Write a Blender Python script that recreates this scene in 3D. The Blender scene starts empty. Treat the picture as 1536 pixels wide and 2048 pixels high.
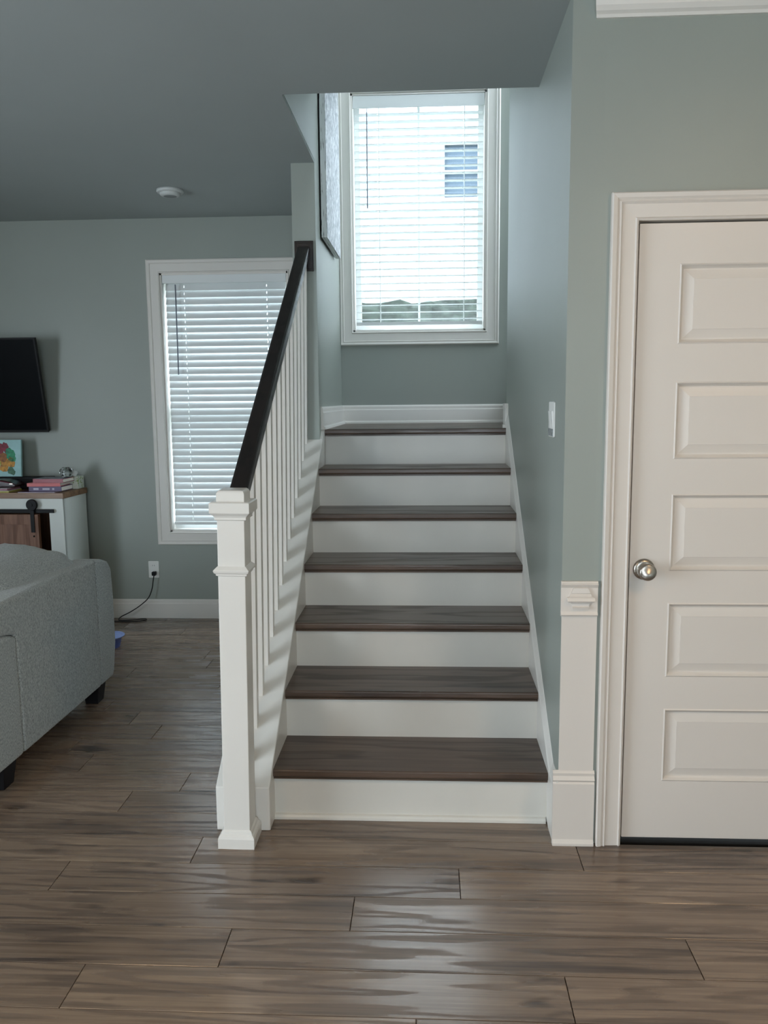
import bpy, bmesh, math, random
from mathutils import Vector, Matrix, noise
random.seed(7)
scene = bpy.context.scene
C = scene.collection

# ------------------------------------------------------------------ camera
F_PX, PITCH, ROLL, YAW = 1657.11, 0.13442, 0.009411, -0.052453
CAM = Vector((0.06625, 0.0, 1.48127))
cam_d = bpy.data.cameras.new('camera'); cam = bpy.data.objects.new('camera', cam_d); C.objects.link(cam)
cam_d.sensor_fit = 'VERTICAL'; cam_d.sensor_height = 36.0; cam_d.sensor_width = 27.0
cam_d.lens = F_PX / 2048 * 36.0; cam_d.clip_start = 0.02
_f = Vector((math.sin(YAW)*math.cos(PITCH), math.cos(YAW)*math.cos(PITCH), -math.sin(PITCH)))
_r = Vector((math.cos(YAW), -math.sin(YAW), 0)); _d = _f.cross(_r)
_r2 = math.cos(ROLL)*_r + math.sin(ROLL)*_d; _d2 = -math.sin(ROLL)*_r + math.cos(ROLL)*_d
_m = Matrix((_r2, -_d2, -_f)).transposed().to_4x4(); _m.translation = CAM
cam.matrix_world = _m
scene.camera = cam

# ------------------------------------------------------------------ view, world, daylight
scene.view_settings.view_transform = 'Standard'
scene.view_settings.look = 'None'
scene.view_settings.gamma = 1.0
scene.view_settings.use_curve_mapping = False
scene.view_settings.exposure = -0.25
SKY = 20.0
scene.cycles.max_bounces = 7; scene.cycles.diffuse_bounces = 5; scene.cycles.glossy_bounces = 3; scene.cycles.transmission_bounces = 6
scene.cycles.caustics_reflective = False; scene.cycles.caustics_refractive = False
scene.cycles.sample_clamp_indirect = 8.0
scene.cycles.use_adaptive_sampling = True; scene.cycles.adaptive_threshold = 0.02
w = bpy.data.worlds.new('sky'); scene.world = w; w.use_nodes = True
_bg = w.node_tree.nodes['Background']
_bg.inputs['Color'].default_value = (0.80, 0.90, 1.0, 1); _bg.inputs['Strength'].default_value = SKY

# daylight portals fill the window openings (they only guide the sky's light)
def portal(loc, rot, sx, sz):
    l = bpy.data.lights.new('window_portal', 'AREA'); l.shape = 'RECTANGLE'; l.size = sx; l.size_y = sz
    l.cycles.is_portal = True
    o = bpy.data.objects.new('window_portal', l); C.objects.link(o); o.location = loc; o.rotation_euler = rot
R90 = math.radians(90)
portal((0.017, 5.645, 2.66), (-R90, 0, 0), 0.86, 1.48)          # stair window
portal((-1.259, 5.645, 1.46), (-R90, 0, 0), 0.85, 1.72)         # living room window
portal((0.2, -3.05, 1.55), (R90, 0, 0), 1.5, 1.5)               # rear window, behind the viewer
portal((-4.55, 0.2, 1.15), (R90, 0, -R90), 2.4, 2.1)             # patio doors on the living room's left
portal((2.25, -0.9, 1.45), (R90, 0, R90), 0.7, 0.9)             # side window, behind the viewer
portal((0.0, 3.30, 4.5), (R90, 0, 0), 0.86, 1.0)               # unseen opening added high above the stairs to light the landing wall
portal((2.25, 5.05, 3.85), (R90, 0, R90), 0.84, 2.5)               # upstairs window to the right of the landing

# ------------------------------------------------------------------ dimensions (metres)
RISE, RUN, NOSE1 = 0.18973, 0.2794, 2.755
HW = 0.486                     # half width of the treads
XR, XL = 0.499, -0.495         # faces of the two stairwell walls
XLO = -0.615                   # living-room face of the left stairwell wall
YF, YB = 2.64, 5.51            # door wall, outside wall
YH = 3.395                     # front edge of the ceiling opening
YD = 4.335                     # end face of the left stairwell wall
YRE = 4.58                     # end of the right stairwell wall
ZC = 2.665
ZL = 7*RISE
ZT = 5.3
def nose_z(y): return RISE + (y - NOSE1) * RISE / RUN

# ------------------------------------------------------------------ mesh helpers
W = {}
def worldloc(o): return W.get(o.name, Vector((0, 0, 0))) if o else Vector((0, 0, 0))
def empty(name, loc, label=None, cat=None, group=None, kind=None, parent=None):
    o = bpy.data.objects.new(name, None); C.objects.link(o); o.empty_display_size = 0.05
    if parent: o.parent = parent
    o.location = Vector(loc) - worldloc(parent); W[o.name] = Vector(loc)
    tag(o, label, cat, group, kind); return o
def tag(o, label=None, cat=None, group=None, kind=None):
    if label: o['label'] = label
    if cat: o['category'] = cat
    if group: o['group'] = group
    if kind: o['kind'] = kind
    return o
def place(name, me, center, parent=None):
    o = bpy.data.objects.new(name, me); C.objects.link(o)
    if parent: o.parent = parent
    o.location = Vector(center) - worldloc(parent); W[o.name] = Vector(center)
    return o
class MB:
    def __init__(s): s.v = []; s.f = []
    def add(s, vs, fs):
        n = len(s.v); s.v += [Vector(p) for p in vs]; s.f += [tuple(i+n for i in f) for f in fs]; return s
    def box(s, x0, x1, y0, y1, z0, z1):
        return s.add([(x0,y0,z0),(x1,y0,z0),(x1,y1,z0),(x0,y1,z0),(x0,y0,z1),(x1,y0,z1),(x1,y1,z1),(x0,y1,z1)],
                     [(3,2,1,0),(4,5,6,7),(0,1,5,4),(1,2,6,5),(2,3,7,6),(3,0,4,7)])
    def prism(s, poly, axis, a, b):
        # poly of 2D points: axis 'x' -> (y,z), 'y' -> (x,z), 'z' -> (x,y)
        def P(p, t): return {'x': (t, p[0], p[1]), 'y': (p[0], t, p[1]), 'z': (p[0], p[1], t)}[axis]
        n = len(poly)
        return s.add([P(p, a) for p in poly] + [P(p, b) for p in poly],
                     [tuple(range(n)), tuple(range(2*n-1, n-1, -1))] + [((i+1) % n, i, n+i, n+(i+1) % n) for i in range(n)])
    def loft(s, rings, caps=True):
        n = len(rings[0]); vs = [p for r in rings for p in r]; fs = []
        for k in range(len(rings)-1):
            for i in range(n):
                fs.append((k*n+i, k*n+(i+1) % n, (k+1)*n+(i+1) % n, (k+1)*n+i))
        if caps: fs += [tuple(range(n-1, -1, -1)), tuple(range((len(rings)-1)*n, len(rings)*n))]
        return s.add(vs, fs)
    def lathe(s, prof, c, axis='z', n=32):
        # prof: (radius, height along axis)
        rings = []
        for r, h in prof:
            ring = []
            for i in range(n):
                a = 2*math.pi*i/n; u, v_ = r*math.cos(a), r*math.sin(a)
                ring.append(Vector(c) + Vector({'z': (u, v_, h), 'y': (u, h, v_), 'x': (h, u, v_)}[axis]))
            rings.append(ring)
        return s.loft(rings)
    def tube(s, pts, r, n=8):
        pts = [Vector(p) for p in pts]; rings = []
        for i, p in enumerate(pts):
            t = (pts[min(i+1, len(pts)-1)] - pts[max(i-1, 0)]).normalized()
            u = t.cross(Vector((0.13, 0.31, 0.94))).normalized(); v_ = t.cross(u)
            rings.append([p + r*(math.cos(2*math.pi*k/n)*u + math.sin(2*math.pi*k/n)*v_) for k in range(n)])
        return s.loft(rings)
    def xf(s, M):
        s.v = [M @ p for p in s.v]; return s
    def mesh(s, name, mat, smooth=False, origin=None):
        me = bpy.data.meshes.new(name)
        if origin is None:
            lo = Vector([min(p[i] for p in s.v) for i in range(3)]); hi = Vector([max(p[i] for p in s.v) for i in range(3)])
            origin = (lo+hi)/2
        me.from_pydata([tuple(p-origin) for p in s.v], [], s.f)
        bm = bmesh.new(); bm.from_mesh(me); bmesh.ops.recalc_face_normals(bm, faces=bm.faces); bm.to_mesh(me); bm.free()
        if smooth:
            me.polygons.foreach_set('use_smooth', [True]*len(me.polygons))
        me.materials.append(mat); me.update()
        return me, origin
    def build(s, name, mat, parent=None, smooth=False, bevel=0, seg=2, origin=None):
        me, c = s.mesh(name, mat, smooth, origin); o = place(name, me, c, parent)
        if bevel:
            m = o.modifiers.new('bevel', 'BEVEL'); m.width = bevel; m.segments = seg; m.limit_method = 'ANGLE'; m.angle_limit = math.radians(40)
            me.polygons.foreach_set('use_smooth', [True]*len(me.polygons))
            m.harden_normals = False
            wn = o.modifiers.new('wn', 'WEIGHTED_NORMAL'); wn.keep_sharp = False
        return o
def box(x0, x1, y0, y1, z0, z1): return MB().box(x0, x1, y0, y1, z0, z1)
def rounded_rect(x0, x1, z0, z1, r, n=4):
    pts = []
    for cx, cz, a0 in ((x1-r, z1-r, 0), (x0+r, z1-r, 90), (x0+r, z0+r, 180), (x1-r, z0+r, 270)):
        for k in range(n+1):
            a = math.radians(a0 + 90*k/n); pts.append((cx+r*math.cos(a), cz+r*math.sin(a)))
    return pts
def casing(x0, x1, z0, z1, y, prof, sides=4):
    # mitred picture-frame moulding round an opening, facing -Y; prof: (outward, proud)
    mb = MB(); n = len(prof)
    if sides == 4: cor = [(x0,z0,-1,-1),(x0,z1,-1,1),(x1,z1,1,1),(x1,z0,1,-1)]
    else: cor = [(x0,z0,-1,0),(x0,z1,-1,1),(x1,z1,1,1),(x1,z0,1,0)]
    rings = [[(cx+sx*u, y-v, cz+sz*u) for u, v in prof] for cx, cz, sx, sz in cor]
    if sides == 4: rings.append(rings[0])
    return mb.loft(rings, caps=(sides != 4))
def wall_holes(a0, a1, z0, z1, holes, t0, t1, axis='y'):
    # wall slab with rectangular holes; axis = the thin axis
    xs = sorted({a0, a1, *[h[0] for h in holes], *[h[1] for h in holes]}); zs = sorted({z0, z1, *[h[2] for h in holes], *[h[3] for h in holes]})
    bm = bmesh.new(); cache = {}
    def V(a, t, z):
        k = (round(a, 5), round(t, 5), round(z, 5))
        if k not in cache: cache[k] = bm.verts.new((a, t, z) if axis == 'y' else (t, a, z))
        return cache[k]
    nx, nz = len(xs)-1, len(zs)-1
    solid = [[not any(h[0]-1e-6 <= xs[i] and xs[i+1] <= h[1]+1e-6 and h[2]-1e-6 <= zs[j] and zs[j+1] <= h[3]+1e-6 for h in holes) for j in range(nz)] for i in range(nx)]
    for i in range(nx):
        for j in range(nz):
            if not solid[i][j]: continue
            p = [(xs[i],zs[j]),(xs[i+1],zs[j]),(xs[i+1],zs[j+1]),(xs[i],zs[j+1])]
            bm.faces.new([V(a, t0, z) for a, z in p]); bm.faces.new([V(a, t1, z) for a, z in p[::-1]])
            for (di, dj), (q0, q1) in (((0,-1),(0,1)),((1,0),(1,2)),((0,1),(2,3)),((-1,0),(3,0))):
                ii, jj = i+di, j+dj
                if not (0 <= ii < nx and 0 <= jj < nz) or not solid[ii][jj]:
                    a, b = p[q0], p[q1]
                    bm.faces.new([V(b[0],t0,b[1]), V(a[0],t0,a[1]), V(a[0],t1,a[1]), V(b[0],t1,b[1])])
    mb = MB(); bm.verts.index_update(); mb.add([v.co.copy() for v in bm.verts], [tuple(v.index for v in f.verts) for f in bm.faces]); bm.free()
    return mb

# ------------------------------------------------------------------ materials
def new_mat(name):
    m = bpy.data.materials.new(name); m.use_nodes = True
    return m, m.node_tree, m.node_tree.nodes['Principled BSDF']
def lnk(t, a, b): t.links.new(a, b)
def nd(t, typ, **kw):
    n = t.nodes.new(typ)
    for k, v in kw.items(): setattr(n, k, v)
    return n
def hexc(h):
    c = [int(h[i:i+2], 16)/255 for i in (0, 2, 4)]
    return tuple(((x+0.055)/1.055)**2.4 if x > 0.04045 else x/12.92 for x in c) + (1,)
def scaled(c, k): return (min(1, c[0]*k), min(1, c[1]*k), min(1, c[2]*k), 1)
def paint(name, col, rough=0.5, var=0.03, bump=0.05, bscale=220, spec=0.5, vscale=1.7):
    m, t, b = new_mat(name)
    tc = nd(t, 'ShaderNodeTexCoord'); n = nd(t, 'ShaderNodeTexNoise'); n.inputs['Scale'].default_value = vscale; n.inputs['Detail'].default_value = 3
    r = nd(t, 'ShaderNodeValToRGB'); r.color_ramp.elements[0].color = scaled(col, 1-var); r.color_ramp.elements[1].color = scaled(col, 1+var)
    r.color_ramp.elements[0].position = 0.35; r.color_ramp.elements[1].position = 0.65
    lnk(t, tc.outputs['Object'], n.inputs['Vector']); lnk(t, n.outputs['Fac'], r.inputs['Fac']); lnk(t, r.outputs['Color'], b.inputs['Base Color'])
    b.inputs['Roughness'].default_value = rough; b.inputs['Specular IOR Level'].default_value = spec
    if bump:
        n2 = nd(t, 'ShaderNodeTexNoise'); n2.inputs['Scale'].default_value = bscale; n2.inputs['Detail'].default_value = 2
        bp = nd(t, 'ShaderNodeBump'); bp.inputs['Strength'].default_value = bump; bp.inputs['Distance'].default_value = 0.002
        lnk(t, tc.outputs['Object'], n2.inputs['Vector']); lnk(t, n2.outputs['Fac'], bp.inputs['Height']); lnk(t, bp.outputs['Normal'], b.inputs['Normal'])
    return m
def plain(name, col, rough=0.5, metal=0.0, spec=0.5):
    m, t, b = new_mat(name)
    n = nd(t, 'ShaderNodeTexNoise'); n.inputs['Scale'].default_value = 35
    r = nd(t, 'ShaderNodeMapRange'); r.inputs['To Min'].default_value = max(0.02, rough-0.04); r.inputs['To Max'].default_value = rough+0.04
    lnk(t, n.outputs['Fac'], r.inputs['Value']); lnk(t, r.outputs['Result'], b.inputs['Roughness'])
    b.inputs['Base Color'].default_value = col; b.inputs['Metallic'].default_value = metal; b.inputs['Specular IOR Level'].default_value = spec
    return m
def wood(name, cols, axis=0, rough=(0.28, 0.45), fine=26, ring=3.0, per_object=True, tone=0.25, bump=0.25, warp=0.35, contrast=1.0, spec=0.5, cloud=0.55, stretch=(0.9, 7.0), knots=0.0):
    # grain runs along `axis` (0 = x, 1 = y, 2 = z) in object space
    m, t, b = new_mat(name)
    tc = nd(t, 'ShaderNodeTexCoord'); oi = nd(t, 'ShaderNodeObjectInfo')
    off = nd(t, 'ShaderNodeVectorMath', operation='MULTIPLY_ADD')
    cmb = nd(t, 'ShaderNodeCombineXYZ'); lnk(t, oi.outputs['Random'], cmb.inputs[0]); lnk(t, oi.outputs['Random'], cmb.inputs[1]); lnk(t, oi.outputs['Random'], cmb.inputs[2])
    off.inputs[1].default_value = (53.0, 31.0, 17.0) if per_object else (0, 0, 0)
    lnk(t, cmb.outputs[0], off.inputs[0]); lnk(t, tc.outputs['Object'], off.inputs[2])
    def mapped(along, across):
        mp = nd(t, 'ShaderNodeMapping'); s = [across]*3; s[axis] = along; mp.inputs['Scale'].default_value = s
        lnk(t, off.outputs[0], mp.inputs['Vector']); return mp
    # broad figure: distorted rings stretched along the grain
    m1 = mapped(*stretch); n1 = nd(t, 'ShaderNodeTexNoise'); n1.inputs['Scale'].default_value = 1.0; n1.inputs['Detail'].default_value = 3
    lnk(t, m1.outputs[0], n1.inputs['Vector'])
    mul = nd(t, 'ShaderNodeMath', operation='MULTIPLY'); mul.inputs[1].default_value = ring*10; lnk(t, n1.outputs['Fac'], mul.inputs[0])
    sn = nd(t, 'ShaderNodeMath', operation='SINE'); lnk(t, mul.outputs[0], sn.inputs[0])
    rg = nd(t, 'ShaderNodeMapRange'); rg.interpolation_type = 'SMOOTHSTEP'
    rg.inputs['From Min'].default_value = -.95; rg.inputs['From Max'].default_value = .05; rg.inputs['To Min'].default_value = 0; rg.inputs['To Max'].default_value = 1
    lnk(t, sn.outputs[0], rg.inputs['Value'])
    # fine fibres
    m2 = mapped(1.6, fine*3); n2 = nd(t, 'ShaderNodeTexNoise'); n2.inputs['Scale'].default_value = 1.0; n2.inputs['Detail'].default_value = 6; n2.inputs['Roughness'].default_value = 0.65
    lnk(t, m2.outputs[0], n2.inputs['Vector'])
    # cloudy stain
    m3 = mapped(1.3, 5.0); n3 = nd(t, 'ShaderNodeTexNoise'); n3.inputs['Scale'].default_value = 1.3; n3.inputs['Detail'].default_value = 5; n3.inputs['Roughness'].default_value = 0.6
    lnk(t, m3.outputs[0], n3.inputs['Vector'])
    def madd(a, k, c):
        x = nd(t, 'ShaderNodeMath', operation='MULTIPLY_ADD'); lnk(t, a, x.inputs[0]); x.inputs[1].default_value = k
        if isinstance(c, float): x.inputs[2].default_value = c
        else: lnk(t, c, x.inputs[2])
        return x.outputs[0]
    g = madd(rg.outputs['Result'], 0.16*contrast*warp/0.35, madd(n2.outputs['Fac'], 0.8*contrast, madd(n3.outputs['Fac'], cloud*contrast, 0.5-(.08+.40+cloud/2)*contrast)))
    g = madd(oi.outputs['Random'], tone, g) if per_object else g
    sub = nd(t, 'ShaderNodeMath', operation='SUBTRACT'); lnk(t, g, sub.inputs[0]); sub.inputs[1].default_value = tone/2 if per_object else 0
    ramp = nd(t, 'ShaderNodeValToRGB'); e = ramp.color_ramp.elements
    e[0].position = 0.18; e[0].color = cols[0]; e[1].position = 0.82; e[1].color = cols[-1]
    for k, c in enumerate(cols[1:-1]):
        x = e.new(0.18 + 0.64*(k+1)/(len(cols)-1)); x.color = c
    m4 = mapped(3.0, 9.0); n4 = nd(t, 'ShaderNodeTexNoise'); n4.inputs['Scale'].default_value = 1.0; n4.inputs['Detail'].default_value = 3
    lnk(t, m4.outputs[0], n4.inputs['Vector'])
    kn_ = nd(t, 'ShaderNodeMapRange'); kn_.inputs['From Min'].default_value = .64; kn_.inputs['From Max'].default_value = .80; kn_.inputs['To Min'].default_value = 0; kn_.inputs['To Max'].default_value = knots
    lnk(t, n4.outputs['Fac'], kn_.inputs['Value'])
    sk = nd(t, 'ShaderNodeMath', operation='SUBTRACT'); lnk(t, sub.outputs[0], sk.inputs[0]); lnk(t, kn_.outputs['Result'], sk.inputs[1])
    lnk(t, sk.outputs[0], ramp.inputs['Fac']); lnk(t, ramp.outputs['Color'], b.inputs['Base Color'])
    rr = nd(t, 'ShaderNodeMapRange'); rr.inputs['To Min'].default_value = rough[1]; rr.inputs['To Max'].default_value = rough[0]
    hs = madd(rg.outputs['Result'], 0.6, madd(n2.outputs['Fac'], 0.45, 0.0))
    lnk(t, hs, rr.inputs['Value']); lnk(t, rr.outputs['Result'], b.inputs['Roughness'])
    bp = nd(t, 'ShaderNodeBump'); bp.inputs['Strength'].default_value = bump; bp.inputs['Distance'].default_value = 0.001
    lnk(t, hs, bp.inputs['Height']); lnk(t, bp.outputs['Normal'], b.inputs['Normal'])
    b.inputs['Specular IOR Level'].default_value = spec
    return m
def fabric(name, c0, c1, scale=260):
    m, t, b = new_mat(name)
    tc = nd(t, 'ShaderNodeTexCoord')
    mp = nd(t, 'ShaderNodeMapping'); mp.inputs['Scale'].default_value = (1, 1, 0.45); lnk(t, tc.outputs['Object'], mp.inputs['Vector'])
    n = nd(t, 'ShaderNodeTexNoise'); n.inputs['Scale'].default_value = scale; n.inputs['Detail'].default_value = 3; n.inputs['Roughness'].default_value = 0.7
    lnk(t, mp.outputs[0], n.inputs['Vector'])
    r = nd(t, 'ShaderNodeValToRGB'); r.color_ramp.elements[0].position = 0.32; r.color_ramp.elements[1].position = 0.66
    r.color_ramp.elements[0].color = c0; r.color_ramp.elements[1].color = c1
    lnk(t, n.outputs['Fac'], r.inputs['Fac']); lnk(t, r.outputs['Color'], b.inputs['Base Color'])
    b.inputs['Roughness'].default_value = 0.9; b.inputs['Specular IOR Level'].default_value = 0.15
    b.inputs['Sheen Weight'].default_value = 0.25
    bp = nd(t, 'ShaderNodeBump'); bp.inputs['Strength'].default_value = 0.5; bp.inputs['Distance'].default_value = 0.002
    lnk(t, n.outputs['Fac'], bp.inputs['Height']); lnk(t, bp.outputs['Normal'], b.inputs['Normal'])
    return m
def glass_pane(name):
    m, t, b = new_mat(name)
    tr = nd(t, 'ShaderNodeBsdfTransparent'); tr.inputs['Color'].default_value = (0.96, 0.97, 0.97, 1)
    gl = nd(t, 'ShaderNodeBsdfGlossy'); gl.inputs['Roughness'].default_value = 0.02
    mx = nd(t, 'ShaderNodeMixShader'); mx.inputs[0].default_value = 0.06
    lnk(t, tr.outputs[0], mx.inputs[1]); lnk(t, gl.outputs[0], mx.inputs[2]); lnk(t, mx.outputs[0], t.nodes['Material Output'].inputs['Surface'])
    return m

M = {}
M['wall'] = paint('sage_wall_paint', hexc('969d96'), 0.45, 0.02, 0.06)
M['ceil'] = paint('ceiling_paint', hexc('a6adac'), 0.8, 0.015, 0.05)
M['white'] = paint('white_trim_paint', hexc('dedbd5'), 0.32, 0.015, 0.03, 90)
M['white2'] = paint('white_door_paint', hexc('dad3cb'), 0.42, 0.012, 0.03, 120)
M['riser'] = paint('white_riser_paint', hexc('d4d1c9'), 0.3, 0.04, 0.04, 60, vscale=2.5)
M['floor'] = wood('oak_floor_wood', [hexc('3a2e26'), hexc('645345'), hexc('7e6b5a'), hexc('9a8570')], 0, (0.15, 0.45), tone=0.14, ring=6.5, bump=0.12, spec=0.9, cloud=.5, stretch=(.5, 6.0), knots=.6)
M['tread'] = wood('walnut_tread_wood', [hexc('291d16'), hexc('45362b'), hexc('584639'), hexc('675547')], 0, (0.26, 0.42), ring=3.0, tone=0.12, bump=0.2)
M['rail'] = wood('espresso_rail_wood', [hexc('0b0807'), hexc('1a1311'), hexc('241b18')], 1, (0.3, 0.42), ring=3, tone=0.05, bump=0.2)
M['blind'] = paint('white_blind_slat', hexc('e4e8e8'), 0.45, 0.01, 0.0)
M['cord'] = plain('white_cord', hexc('eef2f0'), 0.7)
M['pane'] = glass_pane('window_glass')
M['vinyl'] = plain('white_vinyl', hexc('e6eaea'), 0.4)
M['wand'] = plain('grey_acrylic_wand', hexc('6d7480'), 0.3)
M['nickel'] = plain('brushed_nickel', (0.37, 0.34, 0.30, 1), 0.30, 1.0)
M['black'] = plain('black_metal', (0.008, 0.008, 0.009, 1), 0.5, spec=.2)
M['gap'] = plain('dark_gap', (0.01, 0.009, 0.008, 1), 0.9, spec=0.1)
M['plate'] = plain('white_plastic', hexc('e3e4e0'), 0.35)
M['fabric'] = fabric('grey_tweed_fabric', hexc('727777'), hexc('bcc1be'))
M['outside_white'] = paint('pale_siding', (.25, .26, .27, 1), 0.7, 0.03, 0.0)
M['lawn'] = paint('lawn_green', (0.07, 0.09, 0.055, 1), 0.95, 0.4, 0.0, vscale=6)
M['leaf'] = paint('hedge_green', (0.026, 0.036, 0.028, 1), 0.8, 0.5, 0.0, vscale=14)

# ================================================================== SETTING
def structure(name, mb, mat, **kw):
    o = mb.build(name, mat, **kw); o['kind'] = 'structure'; return o
X0, X1, Y0 = -4.5, 2.2, -3.0
WS = (-0.412, 0.446, 1.922, 3.395)     # stair window opening
WL = (-1.683, -0.835, 0.602, 2.317)    # living-room window opening
structure('wall_back', wall_holes(X0-.15, X1+.15, 0, ZT, [WS, WL], YB, YB+.15), M['wall'])
structure('wall_left', wall_holes(Y0, YB, 0, ZC+.1, [(-1.0, 1.4, .1, 2.2)], X0-.15, X0, 'x'), M['wall'])
structure('wall_rear', wall_holes(X0-.15, X1+.15, 0, ZC+.1, [(-.55,.95,.8,2.3)], Y0-.15, Y0), M['wall'])
structure('wall_side', wall_holes(Y0, YF+.12, 0, ZC+.1, [(-1.25,-.55,1.0,1.9)], X1, X1+.15, 'x'), M['wall'])
DOOR = (0.704, 1.528, 0.0, 2.014)
structure('wall_door', wall_holes(XR+.10, X1, 0, ZC, [DOOR], YF, YF+.12), M['wall'])
structure('wall_stair_right', box(XR, XR+.10, YF, YRE, 0, ZT), M['wall'])
structure('wall_stair_left', MB().prism([(YD,0),(YB,0),(YB,ZT),(YH,ZT),(YH,ZC+.015),(YD,ZC+.015)], 'x', XLO, XL), M['wall'])
structure('wall_stair_front', wall_holes(XLO, XR+.10, ZC+.002, ZT, [(-.43, .43, 4.0, 5.0)], YH-.12, YH), M['wall'])  # hole above the ceiling is added to let sky light into the stairwell
structure('wall_upper', box(XR+.10, X1+.15, YRE-.12, YRE, 0, ZT), M['wall'])
structure('wall_upper_side', wall_holes(YRE, YB, 0, ZT, [(4.63, 5.47, 2.6, 5.1)], X1, X1+.15, 'x'), M['wall'])
structure('wall_closet', box(XR+.10, X1, YF+.9, YF+1.0, 0, ZC), M['wall'])
structure('ceiling', MB().prism([(X0,Y0),(X1,Y0),(X1,YRE-.12),(XR+.1,YRE-.12),(XR+.1,YF+.2),(XR,YF+.2),(XR,YH),(XL-.001,YH),(XL-.001,YD),(XLO,YD),(XLO,YB),(X0,YB)], 'z', ZC, ZC+.10), M['ceil'])
structure('ceiling_upper', box(XLO, X1+.15, YH-.12, YB+.15, ZT, ZT+.1), M['ceil'])

# ---- floor with separate planks
floor = structure('floor', box(X0-.1, X1+.1, Y0-.1, YB+.1, -0.10, -0.0135), M['gap'])
PW, PL = 0.163, 1.263
phase = {0: .418, 1: -.489, 2: -.154, 3: .164, 4: .559, 6: -1.066, 7: -.886, 9: -1.472, -1: .037}
def plank_mesh(length, width):
    g = 0.0012; b = 0.0005
    a, c = length/2-g, width/2-g
    return MB().loft([[(-a,-c,-.012),(a,-c,-.012),(a,c,-.012),(-a,c,-.012)],
                      [(-a,-c,-b),(a,-c,-b),(a,c,-b),(-a,c,-b)],
                      [(-a+b,-c+b,0),(a-b,-c+b,0),(a-b,c-b,0),(-a+b,c-b,0)]])
pm_cache = {}
rows = range(-29, 23)
for k in rows:
    y0 = 1.82 + PW*k; y1 = min(y0+PW, YB-0.002); y0c = max(y0, Y0)
    if y1 - y0c < 0.01: continue
    yc, wd = (y0c+y1)/2, y1-y0c
    ph = phase.get(k, random.uniform(-.6, .6))
    xmax = X1 if yc < YF+.05 else (XR+.02 if yc < YF+.35 else XLO+.05)
    if k >= 5 and yc > YF+.05: xmax = min(xmax, XR)
    if yc > YF+.05 and yc < YF+.9: xmax = X1 if False else xmax
    n0 = math.floor((X0-ph)/PL); x = ph + n0*PL
    while x < xmax:
        a, b_ = max(x, X0), min(x+PL, xmax)
        if b_-a > 0.02:
            key = (round(b_-a, 3), round(wd, 3))
            if key not in pm_cache:
                me, _ = plank_mesh(*key).mesh('floor_plank', M['floor'], origin=Vector((0, 0, 0))); pm_cache[key] = me
            o = place('floor_plank', pm_cache[key], ((a+b_)/2, yc, 0), floor)
        x += PL
# closet floor seen only as a sliver under the door
structure('floor_closet', box(DOOR[0]+.001, DOOR[1]-.001, YF+.012, YF+.9, -.0135, -.001), M['gap'])  # near-black colour stands in for the shade under the door

# ---- baseboards
BBP = [(0,0), (-.015,0), (-.015,.100), (-.011,.108), (-.011,.122), (-.006,.132), (0,.132)]
structure('baseboard_back', MB().prism([(YB+a, z) for a, z in BBP], 'x', X0, XLO), M['white'])
structure('baseboard_left', box(X0, X0+.015, Y0, YB, 0, .095), M['white'])
LBP = [(0,0), (-.024,0), (-.022,.010), (-.015,.018), (-.015,.088), (-.011,.094), (-.011,.110), (-.006,.120), (0,.120)]
structure('baseboard_landing_back', MB().prism([(YB+a, ZL+z) for a, z in LBP], 'x', XL, 1.0), M['white'])
structure('baseboard_landing_left', MB().prism([(XL-a, ZL+z) for a, z in LBP], 'y', YD+.06, YB), M['white'])
FBP = [(0,0), (-.022,0), (-.022,.008), (-.014,.020), (-.014,.214), (-.010,.220), (-.016,.228), (-.008,.240), (-.010,.250), (-.004,.258), (0,.258)]
structure('baseboard_front', MB().prism([(YF+a, z) for a, z in FBP], 'x', XR-.018, .617), M['white2'])

# ---- door wall mouldings
structure('trim_wainscot', box(XR+.001, .613, YF-.005, YF, .258, .79), M['white2'])
tb = empty('trim_chair_rail', (.553, YF, .785), kind='structure')
MB().prism([(YF,.785),(YF-.012,.785),(YF-.016,.790),(YF-.012,.797),(YF-.010,.800),(YF-.010,.878),(YF-.013,.882),(YF-.018,.889),(YF-.013,.894),(YF-.010,.899),(YF,.899)], 'x', XR-.003, .613).build('rail_board', M['white2'], tb)
rows_n = [(.8785,.022,.010),(.878,.022,.015),(.862,.031,.017),(.859,.033,.014),(.851,.035,.020),(.847,.044,.025),(.838,.044,.030),(.833,.039,.026),(.831,.033,.016),(.826,.029,.014),(.8175,.026,.015),(.816,.027,.020),(.809,.024,.018),(.808,.023,.010)]
cxn = .5575
MB().loft([[(cxn-hw, YF-.010, z), (cxn-hw, YF-p, z), (cxn+hw, YF-p, z), (cxn+hw, YF-.010, z)] for z, hw, p in rows_n]).build('rail_profile', M['white2'], tb)
CR = [(0,2.586), (-.008,2.586), (-.012,2.594), (-.022,2.600), (-.030,2.612), (-.034,2.628), (-.050,2.640), (-.066,2.652), (-.072,ZC-.001), (0,ZC-.001)]
crown_rings = []
for x, f in ((.545, 1), (X1, 0)):
    crown_rings.append([((x + (0.045+a*.9)*f if f else x), YF+a, z) for a, z in CR])
structure('trim_crown', MB().loft([[(.548+max(0, .02+a*.28), YF+a, z) for a, z in CR], [(X1, YF+a, z) for a, z in CR]]), M['white'])

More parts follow.
